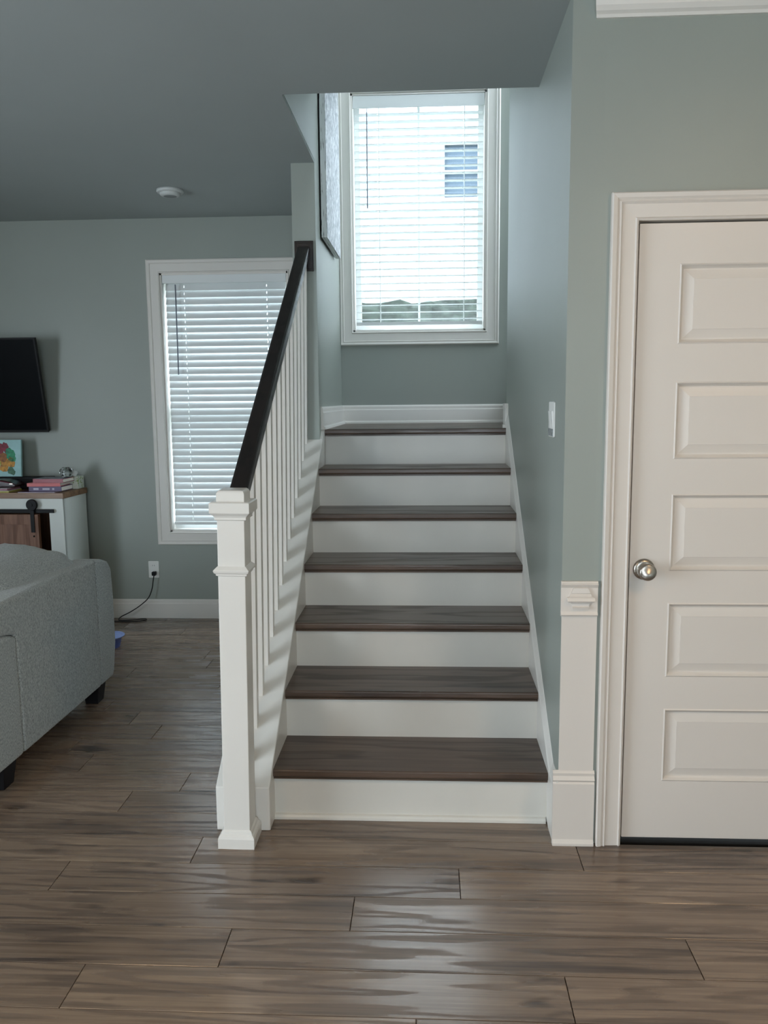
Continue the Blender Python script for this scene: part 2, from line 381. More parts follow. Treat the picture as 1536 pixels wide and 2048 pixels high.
# ---- door
DC = [(0,0), (0,.012), (.006,.016), (.010,.011), (.048,.013), (.054,.019), (.060,.016), (.066,.021), (.078,.023), (.082,.018), (.082,0)]
structure('trim_door_casing', casing(.706, 1.526, 0, 2.010, YF, DC, 3), M['white2'])
jamb = MB().box(DOOR[0], DOOR[0]+.004, YF-.001, YF+.12, 0, 2.014).box(DOOR[1]-.004, DOOR[1], YF-.001, YF+.12, 0, 2.014).box(DOOR[0], DOOR[1], YF-.001, YF+.12, 2.010, 2.014)
structure('trim_door_jamb', jamb, M['white2'])
structure('trim_door_stop', MB().box(DOOR[0]+.004, DOOR[0]+.016, YF+.045, YF+.057, 0, 2.01).box(DOOR[1]-.016, DOOR[1]-.004, YF+.045, YF+.057, 0, 2.01).box(DOOR[0]+.004, DOOR[1]-.004, YF+.045, YF+.057, 1.998, 2.01), M['gap'])  # stop coloured near-black, shade of the door gap put into its colour
door = empty('door_1', (1.116, YF, .02), kind='structure', label='white five-panel interior door')
DX0, DX1, DZ0, DZ1, DY = .7135, 1.5205, .022, 2.004, YF+.004
PX0, PX1 = .838, 1.396
PZ = [(.222,.471), (.580,.826), (.931,1.178), (1.289,1.528), (1.644,1.884)]
leaf = MB()
lv = wall_holes(DX0, DX1, DZ0, DZ1, [(PX0, PX1, a, b) for a, b in PZ], DY, DY+.036)
lv.build('door_leaf', M['white2'], door, bevel=.001, seg=1)
for a, b in PZ:
    def rect(u, y): return [(PX0+u, y, a+u), (PX1-u, y, a+u), (PX1-u, y, b-u), (PX0+u, y, b-u)]
    MB().loft([rect(-.0005, DY+.030), rect(-.0005, DY+.0005), rect(.004, DY-.0025), rect(.010, DY+.006), rect(.014, DY+.010), rect(.018, DY+.010), rect(.044, DY+.0035), rect(.0445, DY+.0025)]).build('door_panel', M['white2'], door)
kn = Vector((.758, DY, .937))
kb = MB().lathe([(.0,-.001),(.034,-.001),(.0345,-.004),(.032,-.009),(.024,-.012),(.0,-.012)], kn, 'y', 40).build('knob_rose', M['nickel'], door, smooth=True, bevel=0)
knob = MB().lathe([(.013,-.010),(.013,-.024),(.018,-.030),(.0255,-.038),(.0275,-.046),(.0275,-.054),(.025,-.059),(.0225,-.0605),(.0,-.061)], kn, 'y', 40).build('door_knob', M['nickel'], door, smooth=True); knob['label'] = 'brushed nickel knob'
MB().box(DX0-.0005, DX0+.0010, DY+.006, DY+.030, .90, .965).build('latch_plate', M['nickel'], door)

# ---- windows
WCP = [(0,0), (0,.014), (.006,.018), (.010,.012), (.058,.013), (.062,.018), (.066,.015), (.080,.020), (.086,.016), (.086,0)]
def window(name, op, label, clip_left=None, muntins=1, meet=.5):
    x0, x1, z0, z1 = op
    root = empty(name, ((x0+x1)/2, YB+.1, z0), kind='structure', label=label)
    mb = casing(x0, x1, z0, z1, YB, WCP)
    if clip_left is not None:
        for p in mb.v: p.x = max(p.x, clip_left)
    mb.build('casing', M['white'], root)
    t = .012
    MB().box(x0, x0+t, YB-.002, YB+.15, z0, z1).box(x1-t, x1, YB-.002, YB+.15, z0, z1).box(x0, x1, YB-.002, YB+.15, z1-t, z1).box(x0, x1, YB-.002, YB+.15, z0, z0+t).build('jamb', M['white'], root)
    zm = z0 + (z1-z0)*meet; s = .036
    sashes = (('lower_sash', z0+t, zm+.018, YB+.088), ('upper_sash', zm-.018, z1-t, YB+.112)) if meet else (('sash', z0+t, z1-t, YB+.10),)
    for nm, a, b, y in sashes:
        sash = wall_holes(x0+t, x1-t, a, b, [(x0+t+s, x1-t-s, a+s, b-s)], y, y+.024).build(nm, M['vinyl'], root)
        xc = (x0+x1)/2
        box(x0+t+s, x1-t-s, y+.010, y+.014, a+s, b-s).build('pane', M['pane'], sash)
        for k in range(muntins):
            box(xc-.007, xc+.007, y+.006, y+.018, a+s, b-s).build('muntin', M['vinyl'], sash)
    return root
window('window_1', WS, 'tall white framed window above the stair landing', clip_left=XL+.001, meet=0)
window('window_2', WL, 'tall white framed window in the living room wall')
def plain_window(name, a0, a1, z0, z1, t, axis):
    c = (a0+a1)/2
    r = empty(name, (c, t, z0) if axis == 'y' else (t, c, z0), kind='structure')
    f = wall_holes(a0, a1, z0, z1, [(a0+.05, c-.02, z0+.05, z1-.05), (c+.02, a1-.05, z0+.05, z1-.05)], t-.02, t+.02, axis).build('sash', M['vinyl'], r)
    for u, v in ((a0+.05, c-.02), (c+.02, a1-.05)):
        (box(u, v, t-.002, t+.002, z0+.05, z1-.05) if axis == 'y' else box(t-.002, t+.002, u, v, z0+.05, z1-.05)).build('pane', M['pane'], f)
plain_window('window_3', -1.25, -.55, 1.0, 1.9, X1+.08, 'x')
plain_window('window_7', -.55, .95, .8, 2.3, Y0-.08, 'y')
plain_window('window_4', -1.0, 1.4, .1, 2.2, X0-.08, 'x')
plain_window('added_window', -.43, .43, 4.0, 5.0, YH-.06, 'y')  # unseen window added above the ceiling, brightens the stairwell
plain_window('window_5', 4.63, 5.47, 2.6, 5.1, X1+.08, 'x')

# ================================================================== STAIRCASE
st = empty('staircase', (0, 3.4, 0), 'straight flight of dark wood treads and white risers up to the landing', 'staircase')
def tread_prof(y0, zt, depth, th=.028):
    p = [(y0+depth, zt-.030), (y0+depth, zt)]
    for k in range(5):
        a = math.radians(90+90*k/4); p.append((y0+.006+.006*math.cos(a), zt-.006+.006*math.sin(a)))
    for k in range(5):
        a = math.radians(180+90*k/4); p.append((y0+.008+.008*math.cos(a), zt-th+.008+.008*math.sin(a)))
    p += [(y0+.012, zt-th), (y0+.012, zt-th-.002), (y0+.009, zt-th-.003), (y0+.009, zt-th-.009), (y0+.024, zt-th-.010)]
    return p
for k in range(1, 8):
    y = NOSE1 + (k-1)*RUN; zt = k*RISE
    if k < 7:
        MB().prism(tread_prof(y, zt, RUN+.045), 'x', -HW, HW).build('tread', M['tread'], st, smooth=False, bevel=0)
    else:
        MB().prism(tread_prof(y, zt, .14), 'x', -HW, HW).build('landing_nosing', M['tread'], st)
    z0 = 0.0 if k == 1 else (k-1)*RISE
    box(-HW, HW, y+.024, y+.042, z0, zt-.030).build('riser', M['riser'], st)
# shoe moulding at the foot of the first riser
MB().prism([(NOSE1+.024,0),(NOSE1+.008,0),(NOSE1+.009,.008),(NOSE1+.014,.015),(NOSE1+.024,.018)], 'x', -HW+.004, HW-.006).build('shoe_moulding', M['riser'], st)
# landing boards
ly = NOSE1 + 6*RUN + .14
nb = 6
for i in range(nb):
    a = ly + (YB-ly)*i/nb; b = ly + (YB-ly)*(i+1)/nb
    box(-.494, 1.55 if a > YRE else XR-.001, a+.0006, b-.0006, ZL-.02, ZL).build('landing_board', M['tread'], st)
# right skirt with a sloping moulded cap, and its return block at the top
def skirt_sec(y):
    zn = nose_z(y)
    return zn
ys0, ys1 = YF-.012, NOSE1+6*RUN+.06
zbot = lambda y: max(0.0, nose_z(y)-.30)
sec = []
for y in (ys0, YF+.10, NOSE1+.4, ys1):
    zt = max(nose_z(y), .19) if y < NOSE1 else nose_z(y)
    sec.append([(XR, y, zbot(y)), (HW-.002, y, zbot(y)), (HW-.002, y, zt+.004), (HW+.002, y, zt+.014), (XR-.003, y, zt+.044), (XR, y, zt+.046)])
MB().loft(sec).build('skirt_board', M['white'], st)
box(XR-.016, XR+.002, ys1-.02, YRE+.014, ZL, ZL+.105).build('skirt_return', M['white'], st, bevel=.002)
MB().prism([(ys1-.022,ZL+.105),(YRE+.018,ZL+.105),(YRE+.014,ZL+.128),(ys1-.014,ZL+.128)], 'x', XR-.018, XR+.002).build('skirt_return_cap', M['white'], st)
MB().prism([(ys1-.034,ZL),(ys1-.020,ZL),(ys1-.020,ZL+.018),(ys1-.028,ZL+.014)], 'x', XR-.030, XR).build('skirt_return_shoe', M['white'], st)
# second flight climbing to the right beyond the landing
for k in range(1, 5):
    x = .62 + (k-1)*RUN
    MB().prism([(x-.025, ZL+k*RISE-.03), (x+RUN+.02, ZL+k*RISE-.03), (x+RUN+.02, ZL+k*RISE), (x-.025, ZL+k*RISE)], 'y', YRE+.02, YB-.02).build('tread', M['tread'], st)
    box(x, x+.018, YRE+.02, YB-.02, ZL+(k-1)*RISE, ZL+k*RISE-.03).build('riser', M['riser'], st)
box(.60, 2.0, YRE+.001, YRE+.020, ZL, ZL+.32).build('skirt_board', M['white'], st)
# closed stringer (low sloping wall the balusters stand on)
KX0, KX1, KY0 = -.668, -.480, 2.682
def kz(y): return nose_z(y) + .018
kp = [(KY0,0), (KY0,kz(KY0)), (YD,kz(YD)), (YD,0)]
MB().prism(kp, 'x', KX0, KX1).build('stringer', M['white'], st, bevel=.004)
# flank of the stringer beside the landing wall
MB().prism([(YD,0),(YD,kz(YD)),(YD+.10,kz(YD+.10)),(YD+.10,0)], 'x', XL, KX1).build('stringer_end', M['white'], st)

# ================================================================== RAILING
rl = empty('stair_railing', (-.572, 2.62, 0), 'white box newel and square balusters under a dark sloping handrail', 'railing')
NX, NY = -.5725, 2.620
LEAN = Matrix.Translation((NX, NY, 0)) @ Matrix.Rotation(math.radians(.78), 4, 'Y') @ Matrix.Translation((-NX, -NY, 0))
def sq(h, z): return [(NX-h, NY-h, z), (NX+h, NY-h, z), (NX+h, NY+h, z), (NX-h, NY+h, z)]
def newel_part(name, prof, parent, bevel=0):
    return MB().loft([sq(h, z) for h, z in prof]).xf(LEAN).build(name, M['white'], parent, bevel=bevel)
newel = newel_part('newel_post', [(.0445, 0), (.0445, 1.165)], rl, .0025)
newel_part('newel_base', [(.061, 0), (.061, .034), (.058, .042), (.052, .048), (.050, .056), (.0455, .060)], newel)
newel_part('newel_collar', [(.0455, .926), (.0495, .928), (.0505, .934), (.055, .937), (.0575, .944), (.057, .946), (.046, .957)], newel)
newel_part('newel_cap', [(.046, 1.106), (.0505, 1.109), (.0505, 1.116), (.054, 1.122), (.062, 1.129), (.064, 1.132), (.064, 1.163), (.060, 1.166)], newel)
newel_part('newel_top', [(.045, 1.163), (.045, 1.192), (.041, 1.199), (.036, 1.203)], newel, .001)
# handrail
def rz(y): return 1.190 + (y-2.68)*.655          # top of the rail
def rx(y): return -.5565
ry0, ry1 = 2.668, YD-.030
prof = [(-.030,-.020),(-.031,-.010),(-.028,-.003),(-.020,0),(.020,0),(.028,-.003),(.031,-.010),(.030,-.020),(.026,-.026),(.027,-.036),(.027,-.056),(.022,-.058),(.022,-.062),(-.022,-.062),(-.022,-.058),(-.027,-.056),(-.027,-.036),(-.026,-.026)]
MB().loft([[(rx(y)+a, y, rz(y)+b) for a, b in prof] for y in (ry0, ry1)]).build('handrail', M['rail'], rl)
for nm, (a, b, c, d), (ya, yb) in (('rosette', (-.604,-.508,2.135,2.285), (YD-.014, YD)), ('rosette_panel', (-.594,-.518,2.146,2.274), (YD-.022, YD-.014))):
    box(a, b, ya, yb, c, d).build(nm, M['rail'], rl, bevel=.003)
# balusters
NB, BP0, BSP = 14, 2.775, .1185
bh = .0155
for k in range(NB):
    y = BP0 + k*BSP
    if y > YD-bh: y = YD-bh-.001
    zt = rz(y)-.052
    xb, xt = -.573, -.5565
    def ring(x, slope, z): return [(x-bh, y-bh, z-bh*slope), (x+bh, y-bh, z-bh*slope), (x+bh, y+bh, z+bh*slope), (x-bh, y+bh, z+bh*slope)]
    MB().loft([ring(xb, RISE/RUN, kz(y)-.002), ring(xt, .655, zt)]).build('baluster', M['white'], rl, bevel=.0012, seg=1)

# ================================================================== BLINDS
def slat_mesh(length, mat, holes):
    # crowned slat in three bands; the middle band is interrupted by the rout holes for the cords
    def z(u): return .0022*(1-(2*u)**2)
    def band(u0, u1, xa, xb, mb):
        n = 3; us = [u0+(u1-u0)*i/n for i in range(n+1)]
        mb.prism([(u*.050, z(u)) for u in us] + [(u*.050, z(u)-.0026) for u in us[::-1]], 'x', xa, xb)
    mb = MB(); band(-.5, -.17, -length/2, length/2, mb); band(.17, .5, -length/2, length/2, mb)
    xs = [-length/2]
    for h in holes: xs += [h-.003, h+.003]
    xs.append(length/2)
    for k in range(0, len(xs), 2): band(-.17, .17, xs[k], xs[k+1], mb)
    return mb.mesh('slat', mat, smooth=False, origin=Vector((0, 0, 0)))[0]
def blind(op, label, tilt, pitch, z_first, z_bottom, val_h, wand, ladders, gap, group=None):
    x0, x1, z0, z1 = op
    root = empty('window_blind', ((x0+x1)/2, YB+.045, z0), label, 'window blind', group)
    yc = YB+.045; L = x1-x0-.024-2*gap; xc = (x0+x1)/2
    box(x0+.014, x1-.014, YB+.004, YB+.012, z1-.012-val_h, z1-.012).build('valance', M['blind'], root, bevel=.001)
    box(x0+.016, x1-.016, YB+.018, YB+.070, z1-.052, z1-.013).build('headrail', M['blind'], root)
    me = slat_mesh(L, M['blind'], [l-xc for l in ladders])
    z = z_first; k = 0
    n_sl = int((z_first-z_bottom-.024)/pitch); z_bottom = z_first-n_sl*pitch-.030
    while k <= n_sl:
        o = place('slat', me, (xc, yc, z), root); o.rotation_euler = (math.radians(tilt + random.uniform(-1.2, 1.2)), math.radians(random.uniform(-.08, .08)), 0)
        z -= pitch; k += 1
    box(xc-L/2, xc+L/2, yc-.025, yc+.025, z_bottom-.010, z_bottom+.010).build('bottom_rail', M['blind'], root, bevel=.002)
    for lx in ladders:
        for dy in (-.0275, .0275):
            box(lx+.008, lx+.0105, yc+dy-.0006, yc+dy+.0006, z_bottom, z1-.06).build('ladder_cord', M['cord'], root)
    wx, wz0, wz1 = wand
    MB().tube([(wx, YB+.008, wz0), (wx-.002, YB+.006, wz1)], .0042, 8).build('tilt_wand', M['wand'], root)
    MB().tube([(wx, YB+.010, wz0+.03), (wx, YB+.008, wz0)], .0022, 6).build('wand_hook', M['vinyl'], root)
    return root
blind(WS, 'open white slatted blind in the tall window over the stair landing', 0.0, .0455, 3.280, 1.945, .075, (-.309, 3.285, 2.70), (-.245, .30), .008)
blind(WL, 'nearly closed white slatted blind in the living room window beside the console', 70.0, .0455, 2.235, .660, .052, (-1.583, 2.245, 1.66), (-1.535, -.985), .012)

# ================================================================== STAIRWELL WALL THINGS
def canvas_material():
    m, t, b = new_mat('silver_abstract_canvas')
    tc = nd(t, 'ShaderNodeTexCoord'); mp = nd(t, 'ShaderNodeMapping'); mp.inputs['Scale'].default_value = (1, 1, .35); lnk(t, tc.outputs['Object'], mp.inputs['Vector'])
    n = nd(t, 'ShaderNodeTexNoise'); n.inputs['Scale'].default_value = 55; n.inputs['Detail'].default_value = 6; n.inputs['Distortion'].default_value = 1.6
    lnk(t, mp.outputs[0], n.inputs['Vector'])
    r = nd(t, 'ShaderNodeValToRGB'); e = r.color_ramp.elements
    e[0].position = .36; e[0].color = hexc('50585f'); e[1].position = .66; e[1].color = hexc('e6e8e8'); x = e.new(.50); x.color = hexc('9aa0a6')
    lnk(t, n.outputs['Fac'], r.inputs['Fac']); lnk(t, r.outputs['Color'], b.inputs['Base Color']); b.inputs['Roughness'].default_value = .45
    bp = nd(t, 'ShaderNodeBump'); bp.inputs['Strength'].default_value = .6; bp.inputs['Distance'].default_value = .004
    lnk(t, n.outputs['Fac'], bp.inputs['Height']); lnk(t, bp.outputs['Normal'], b.inputs['Normal']); return m
def canvas_edge_material():
    m, t, b = new_mat('canvas_edge_dripped')
    tc = nd(t, 'ShaderNodeTexCoord'); mp = nd(t, 'ShaderNodeMapping'); mp.inputs['Scale'].default_value = (60, 1, 3.2); lnk(t, tc.outputs['Object'], mp.inputs['Vector'])
    n = nd(t, 'ShaderNodeTexNoise'); n.inputs['Scale'].default_value = 3.0; n.inputs['Detail'].default_value = 5; lnk(t, mp.outputs[0], n.inputs['Vector'])
    r = nd(t, 'ShaderNodeValToRGB'); e = r.color_ramp.elements; e[0].position = .36; e[0].color = hexc('1c2124'); e[1].position = .40; e[1].color = hexc('d8dcdc')
    lnk(t, n.outputs['Fac'], r.inputs['Fac']); lnk(t, r.outputs['Color'], b.inputs['Base Color']); return m
pic = empty('wall_art', (XL+.02, 4.85, 2.335), 'large silver-grey abstract canvas on the stairwell wall', 'wall art')
box(XL+.009, XL+.037, 4.505, 5.185, 2.335, 3.36).build('canvas_sides', canvas_edge_material(), pic)
box(XL+.037, XL+.039, 4.505, 5.185, 2.335, 3.36).build('canvas_face', canvas_material(), pic)
MB().box(XL+.0005, XL+.009, 4.520, 4.545, 2.37, 3.33).box(XL+.0005, XL+.009, 5.13, 5.16, 2.37, 3.33).box(XL+.0005, XL+.009, 4.52, 5.16, 2.37, 2.40).build('stretcher_frame', M['black'], pic)

sw = empty('light_switch', (XR, 2.89, 1.41), 'white double light switch plate on the stair wall near the door', 'light switch')
MB().prism(rounded_rect(2.832, 2.950, 1.350, 1.470, .006), 'x', XR-.006, XR-.0002).build('switch_plate', M['plate'], sw, bevel=.0015)
for yc in (2.868, 2.914):
    MB().prism([(XR-.006,1.382),(XR-.0075,1.382),(XR-.011,1.438),(XR-.006,1.438)], 'y', yc-.0165, yc+.0165).build('rocker', M['plate'], sw)
sm = paint('scuffed_film', hexc('8d9496'), .25, .5, .4, 60, vscale=90)
box(XR-.0072, XR-.0060, 2.846, 2.948, 1.353, 1.378).build('peeling_film', sm, sw)['label'] = 'dull crinkled film at the plate bottom'

# ================================================================== LIVING ROOM
det = empty('smoke_detector', (-1.376, 4.80, ZC), 'round white smoke detector on the living room ceiling', 'smoke detector')
dm = plain('ceiling_white_plastic', hexc('c8cccb'), .5)
MB().lathe([(.0,-.0005),(.074,-.0005),(.075,-.012),(.070,-.018),(.0,-.018)], (-1.376,4.80,ZC), 'z', 40).build('mounting_ring', dm, det, smooth=True)
MB().lathe([(.058,-.018),(.058,-.026),(.050,-.034),(.042,-.036),(.0,-.036)], (-1.376,4.80,ZC), 'z', 40).build('cover', dm, det, smooth=True)
MB().lathe([(.036,-.036),(.036,-.0365),(.0,-.0368)], (-1.376,4.80,ZC), 'z', 32).build('grille', plain('grey_grille', hexc('85898a'), .6), det)

ou = empty('wall_outlet', (-1.812, YB, .283), 'white duplex outlet with a black plug under the living room window', 'outlet')
MB().prism(rounded_rect(-1.848, -1.776, .283, .399, .005), 'y', YB-.005, YB-.0002).build('cover_plate', M['plate'], ou, bevel=.0012)
for zc in (.366, .316):
    rc = MB().prism(rounded_rect(-1.829, -1.795, zc-.0145, zc+.0145, .012), 'y', YB-.0068, YB-.005).build('receptacle', M['plate'], ou)
    if zc > .34:
        for dx in (-.0065, .0065): box(-1.812+dx-.001, -1.812+dx+.001, YB-.0072, YB-.0067, zc-.001, zc+.007).build('slot', M['gap'], rc)
cd = empty('power_cord', (-1.95, YB-.04, 0), 'thin black power cord from the outlet, looped on the floor', 'power cord')
MB().prism(rounded_rect(-1.818, -1.792, .303, .330, .005), 'y', YB-.038, YB-.0072).build('plug', M['black'], cd, bevel=.002)
def smooth_path(pts, n=8):
    pts = [Vector(p) for p in pts]; out = []
    for i in range(len(pts)-1):
        p0, p1, p2, p3 = pts[max(i-1,0)], pts[i], pts[i+1], pts[min(i+2, len(pts)-1)]
        for k in range(n):
            t = k/n; out.append(.5*((2*p1)+(-p0+p2)*t+(2*p0-5*p1+4*p2-p3)*t*t+(-p0+3*p1-3*p2+p3)*t**3))
    return out+[pts[-1]]
MB().tube(smooth_path([(-1.803,YB-.035,.305),(-1.808,YB-.04,.27),(-1.818,YB-.045,.21),(-1.845,YB-.05,.150),(-1.90,YB-.055,.100),(-1.97,YB-.06,.055),(-2.035,YB-.07,.022),(-2.035,YB-.10,.006),(-1.96,YB-.085,.005),(-1.90,YB-.06,.005),(-1.862,YB-.055,.005),(-1.865,YB-.10,.005),(-1.93,YB-.125,.005),(-2.02,YB-.12,.005),(-2.17,YB-.115,.005)]), .0034).build('cable', M['black'], cd, smooth=True)

# television, tilted towards the sofa
tvl = empty('television', (-3.0, 5.44, 1.29), 'large flat black television tilted on the living room wall', 'television')
tva = math.atan2(5.44-5.318, 1.901-1.29); TVM = Matrix.Translation((0, 5.44, 1.29)) @ Matrix.Rotation(tva, 4, 'X')
tvh, tx0, tx1 = .623, -3.56, -2.457
wall_holes(tx0, tx1, 0, tvh, [(tx0+.010, tx1-.010, .016, tvh-.010)], -.006, .004).xf(TVM).build('bezel', M['black'], tvl)
box(tx0+.010, tx1-.010, -.002, .003, .016, tvh-.010).xf(TVM).build('screen', plain('tv_screen', (.003,.004,.005,1), .38, spec=.04), tvl)
box(tx0+.002, tx1-.002, .004, .030, .002, tvh-.002).xf(TVM).build('back_shell', M['black'], tvl, bevel=.004)
MB().box(-3.2, -2.8, 5.42, 5.508, 1.45, 1.70).build('wall_mount', M['black'], tvl)

# media console
co = empty('media_console', (-2.85, 5.30, 0), 'white media console with wood top and sliding barn door under the television', 'console')
CR_ = Matrix.Translation((-2.238, 5.11, 0)) @ Matrix.Rotation(math.radians(-2.6), 4, 'Z') @ Matrix.Translation((2.238, -5.11, 0))
ctop = wood('warm_pine_top', [hexc('4c3524'), hexc('7a5b42'), hexc('9a7656')], 0, (.35,.5), per_object=False, bump=.15)
cdoor = wood('barn_door_pine', [hexc('4a2f20'), hexc('6f4a35'), hexc('8a6148')], 2, (.45,.6), per_object=True, bump=.2, tone=.1)
cwhite = paint('console_white', hexc('d6dbd7'), .5, .02, .02)
CX0, CX1 = -3.28, -2.238
box(CX0, CX1, 5.108, 5.450, .879, .916).xf(CR_).build('console_top', ctop, co, bevel=.002)
box(CX1-.030, CX1-.010, 5.125, 5.445, 0, .879).xf(CR_).build('side_panel', cwhite, co)
box(CX0+.010, CX0+.030, 5.125, 5.445, 0, .879).xf(CR_).build('side_panel', cwhite, co)
box(CX0+.03, CX1-.03, 5.435, 5.445, .06, .879).xf(CR_).build('back_panel', cdoor, co)
box(CX0+.03, CX1-.03, 5.14, 5.41, .06, .08).xf(CR_).build('bottom_panel', cwhite, co)
box(CX0+.03, CX1-.03, 5.16, 5.41, .46, .48).xf(CR_).build('shelf', cdoor, co)
box(CX1-.104, CX1-.010, 5.118, 5.140, 0, .790).xf(CR_).build('front_stile', cwhite, co)
box(CX0+.010, CX1-.010, 5.118, 5.140, .790, .879).xf(CR_).build('front_rail', cwhite, co)
dr = box(CX0+.25, CX1-.165, 5.092, 5.112, .08, .780).xf(CR_).build('barn_door', cdoor, co)
box(CX1-.225, CX1-.165, 5.086, 5.093, .08, .780).xf(CR_).build('door_stile', cdoor, dr, bevel=.001)
box(CX0+.25, CX1-.225, 5.086, 5.093, .715, .780).xf(CR_).build('door_rail', cdoor, dr, bevel=.001)
box(CX0+.02, CX1-.065, 5.098, 5.106, .789, .812).xf(CR_).build('sliding_track', M['black'], co)
hg = box(CX1-.213, CX1-.188, 5.080, 5.086, .665, .840).xf(CR_).build('hanger_strap', M['black'], co, bevel=.001)
MB().lathe([(.0,5.076),(.034,5.076),(.036,5.080),(.036,5.092),(.0,5.092)], (CX1-.2005, 0, .842), 'y', 28).xf(CR_).build('hanger_wheel', M['black'], co)
MB().lathe([(.0,5.073),(.009,5.073),(.010,5.076),(.0,5.0765)], (CX1-.2005, 0, .842), 'y', 16).xf(CR_).build('hanger_bolt', M['black'], hg)
MB().lathe([(.0,5.0845),(.006,5.0845),(.006,5.087),(.0,5.087)], (CX1-.198, 0, .640), 'y', 14).xf(CR_).build('knot_hole', M['gap'], dr)

# things standing on the console (top at z = .916)
ZT0 = .916
def book(name, x0, x1, y0, y1, z0, z1, cover, label, rot=0, pages='efeae0', spine='front', title=None, group=None):
    root = empty(name, ((x0+x1)/2, (y0+y1)/2, z0), label, 'book', group)
    R = Matrix.Translation(((x0+x1)/2, (y0+y1)/2, 0)) @ Matrix.Rotation(math.radians(rot), 4, 'Z') @ Matrix.Translation((-(x0+x1)/2, -(y0+y1)/2, 0))
    t = .0025
    MB().box(x0, x1, y0, y1, z0, z0+t).box(x0, x1, y0, y1, z1-t, z1).box(x0, x1, y0, y0+t, z0+t, z1-t).xf(R).build('cover', cover, root)
    box(x0+.003, x1-.003, y0+t, y1-.003, z0+t, z1-t).xf(R).build('page_block', plain('book_pages', hexc(pages), .8), root)
    if title:
        for (u0, u1) in title[0]:
            box(x0+(x1-x0)*u0, x0+(x1-x0)*u1, y0-.0006, y0+.0002, z0+(z1-z0)*.3, z0+(z1-z0)*.72).xf(R).build('spine_lettering', title[1], root)
    return root
pale = plain('pale_print', hexc('b9b4c4'), .5)
book('book', -2.485, -2.27, 5.165, 5.33, ZT0+.0045, ZT0+.034, plain('violet_cover', hexc('584a6e'), .45), 'violet paperback with pale spine lettering, lowest of the stacked books', -1,
     title=([(.14,.30), (.42,.64), (.72,.78)], pale))
book('book', -2.5, -2.285, 5.17, 5.335, ZT0+.035, ZT0+.057, plain('coral_cover', hexc('c75a5c'), .4), 'coral pink book in the middle of the stack on the console', 1.5)
rb = book('book', -2.46, -2.26, 5.175, 5.335, ZT0+.058, ZT0+.083, plain('crimson_cover', hexc('8d1730'), .35), 'crimson hardback with dark patterned front, topmost of the stacked books', -2)
box(-2.455, -2.265, 5.180, 5.330, ZT0+.083, ZT0+.0835).build('cover_print', paint('dark_print', hexc('6d7484'), .35, .9, 0, vscale=22), rb)
mg = empty('magazine', (-2.4, 5.20, ZT0), 'thin purple magazine lying under the violet paperback', 'magazine')
box(-2.54, -2.3, 5.125, 5.29, ZT0+.0004, ZT0+.0030).build('pages', plain('magazine_pages', hexc('c9c2cc'), .5), mg)
box(-2.54, -2.3, 5.125, 5.29, ZT0+.0030, ZT0+.0042).build('cover', plain('magazine_cover', hexc('5a2f58'), .3), mg)
for i, (x0, x1, y0, y1, col, lab) in enumerate(((-2.86,-2.60,5.13,5.30,'a8a04e','yellow-edged paper folder under the sheets at the left edge'), (-2.88,-2.615,5.14,5.31,'9a6b78','dusty pink folder lying on the yellow-edged one'))):
    pf = empty('paper_folder', ((x0+x1)/2, (y0+y1)/2, ZT0), lab, 'folder')
    z = ZT0+.0004+i*.0135
    box(x0, x1, y0, y1, z, z+.010).build('cover', plain('folder_%d' % i, hexc(col), .5), pf)
    box(x0+.003, x1-.004, y0+.003, y1-.003, z+.010, z+.0128).build('sheets', plain('sheets_%d' % i, hexc('c4bfc4'), .6), pf)
lap = empty('dark_pouch', (-2.75, 5.25, ZT0+.0275), 'dark maroon zipped pouch lying left of the book stack', 'pouch')
MB().prism([(-2.92,ZT0+.0276),(-2.60,ZT0+.0276),(-2.585,ZT0+.040),(-2.62,ZT0+.060),(-2.68,ZT0+.074),(-2.92,ZT0+.078)], 'y', 5.20, 5.33).build('body', plain('maroon_vinyl', hexc('2a0f18'), .3), lap, bevel=.006)
MB().tube([(-2.90,5.198,ZT0+.070),(-2.69,5.198,ZT0+.068),(-2.60,5.198,ZT0+.050)], .0028, 6).build('zip', plain('maroon_zip', hexc('6d2b3c'), .3), lap)
box(-2.625, -2.605, 5.190, 5.196, ZT0+.047, ZT0+.054).build('zip_pull', M['nickel'], lap)
sb = empty('sound_bar', (-2.75, 5.39, ZT0), 'long black sound bar behind the painting of leaves', 'sound bar')
box(-3.1, -2.42, 5.345, 5.415, ZT0+.0005, ZT0+.082).build('body', M['black'], sb, bevel=.006)
box(-3.08, -2.44, 5.3435, 5.3455, ZT0+.012, ZT0+.070).build('speaker_cloth', plain('black_cloth', (.006,.006,.007,1), .9), sb)
# painting of bright leaves
cv = empty('canvas_painting', (-2.80, 5.38, ZT0+.083), 'small square canvas painting of bright coloured leaves on pale blue', 'painting')
pz0, pz1, px0, px1 = ZT0+.0832, 1.243, -2.985, -2.630
PT = Matrix.Translation((0, 5.365, pz0)) @ Matrix.Rotation(math.radians(-6), 4, 'X') @ Matrix.Translation((0, -5.365, -pz0))
box(px0, px1, 5.365, 5.383, pz0, pz1).xf(PT).build('stretched_canvas', paint('pale_blue_paint', hexc('a6d0d2'), .6, .08, .15, 300, vscale=14), cv)
def petal(cx, cz, rx_, rz_, ang, col, k, lobes=0):
    n = 22; pts = []
    for i in range(n):
        a = 2*math.pi*i/n; rr = 1+.10*math.sin(3*a+k)+.07*math.sin(7*a+2*k)
        u, v_ = rx_*rr*math.cos(a), rz_*rr*math.sin(a); c, s_ = math.cos(ang), math.sin(ang)
        pts.append((cx+u*c-v_*s_, cz+u*s_+v_*c))
    y = 5.365-.0006-.0004*k
    return MB().prism(pts, 'y', y, 5.3655).xf(PT)
S_ = (px1-px0)/.355
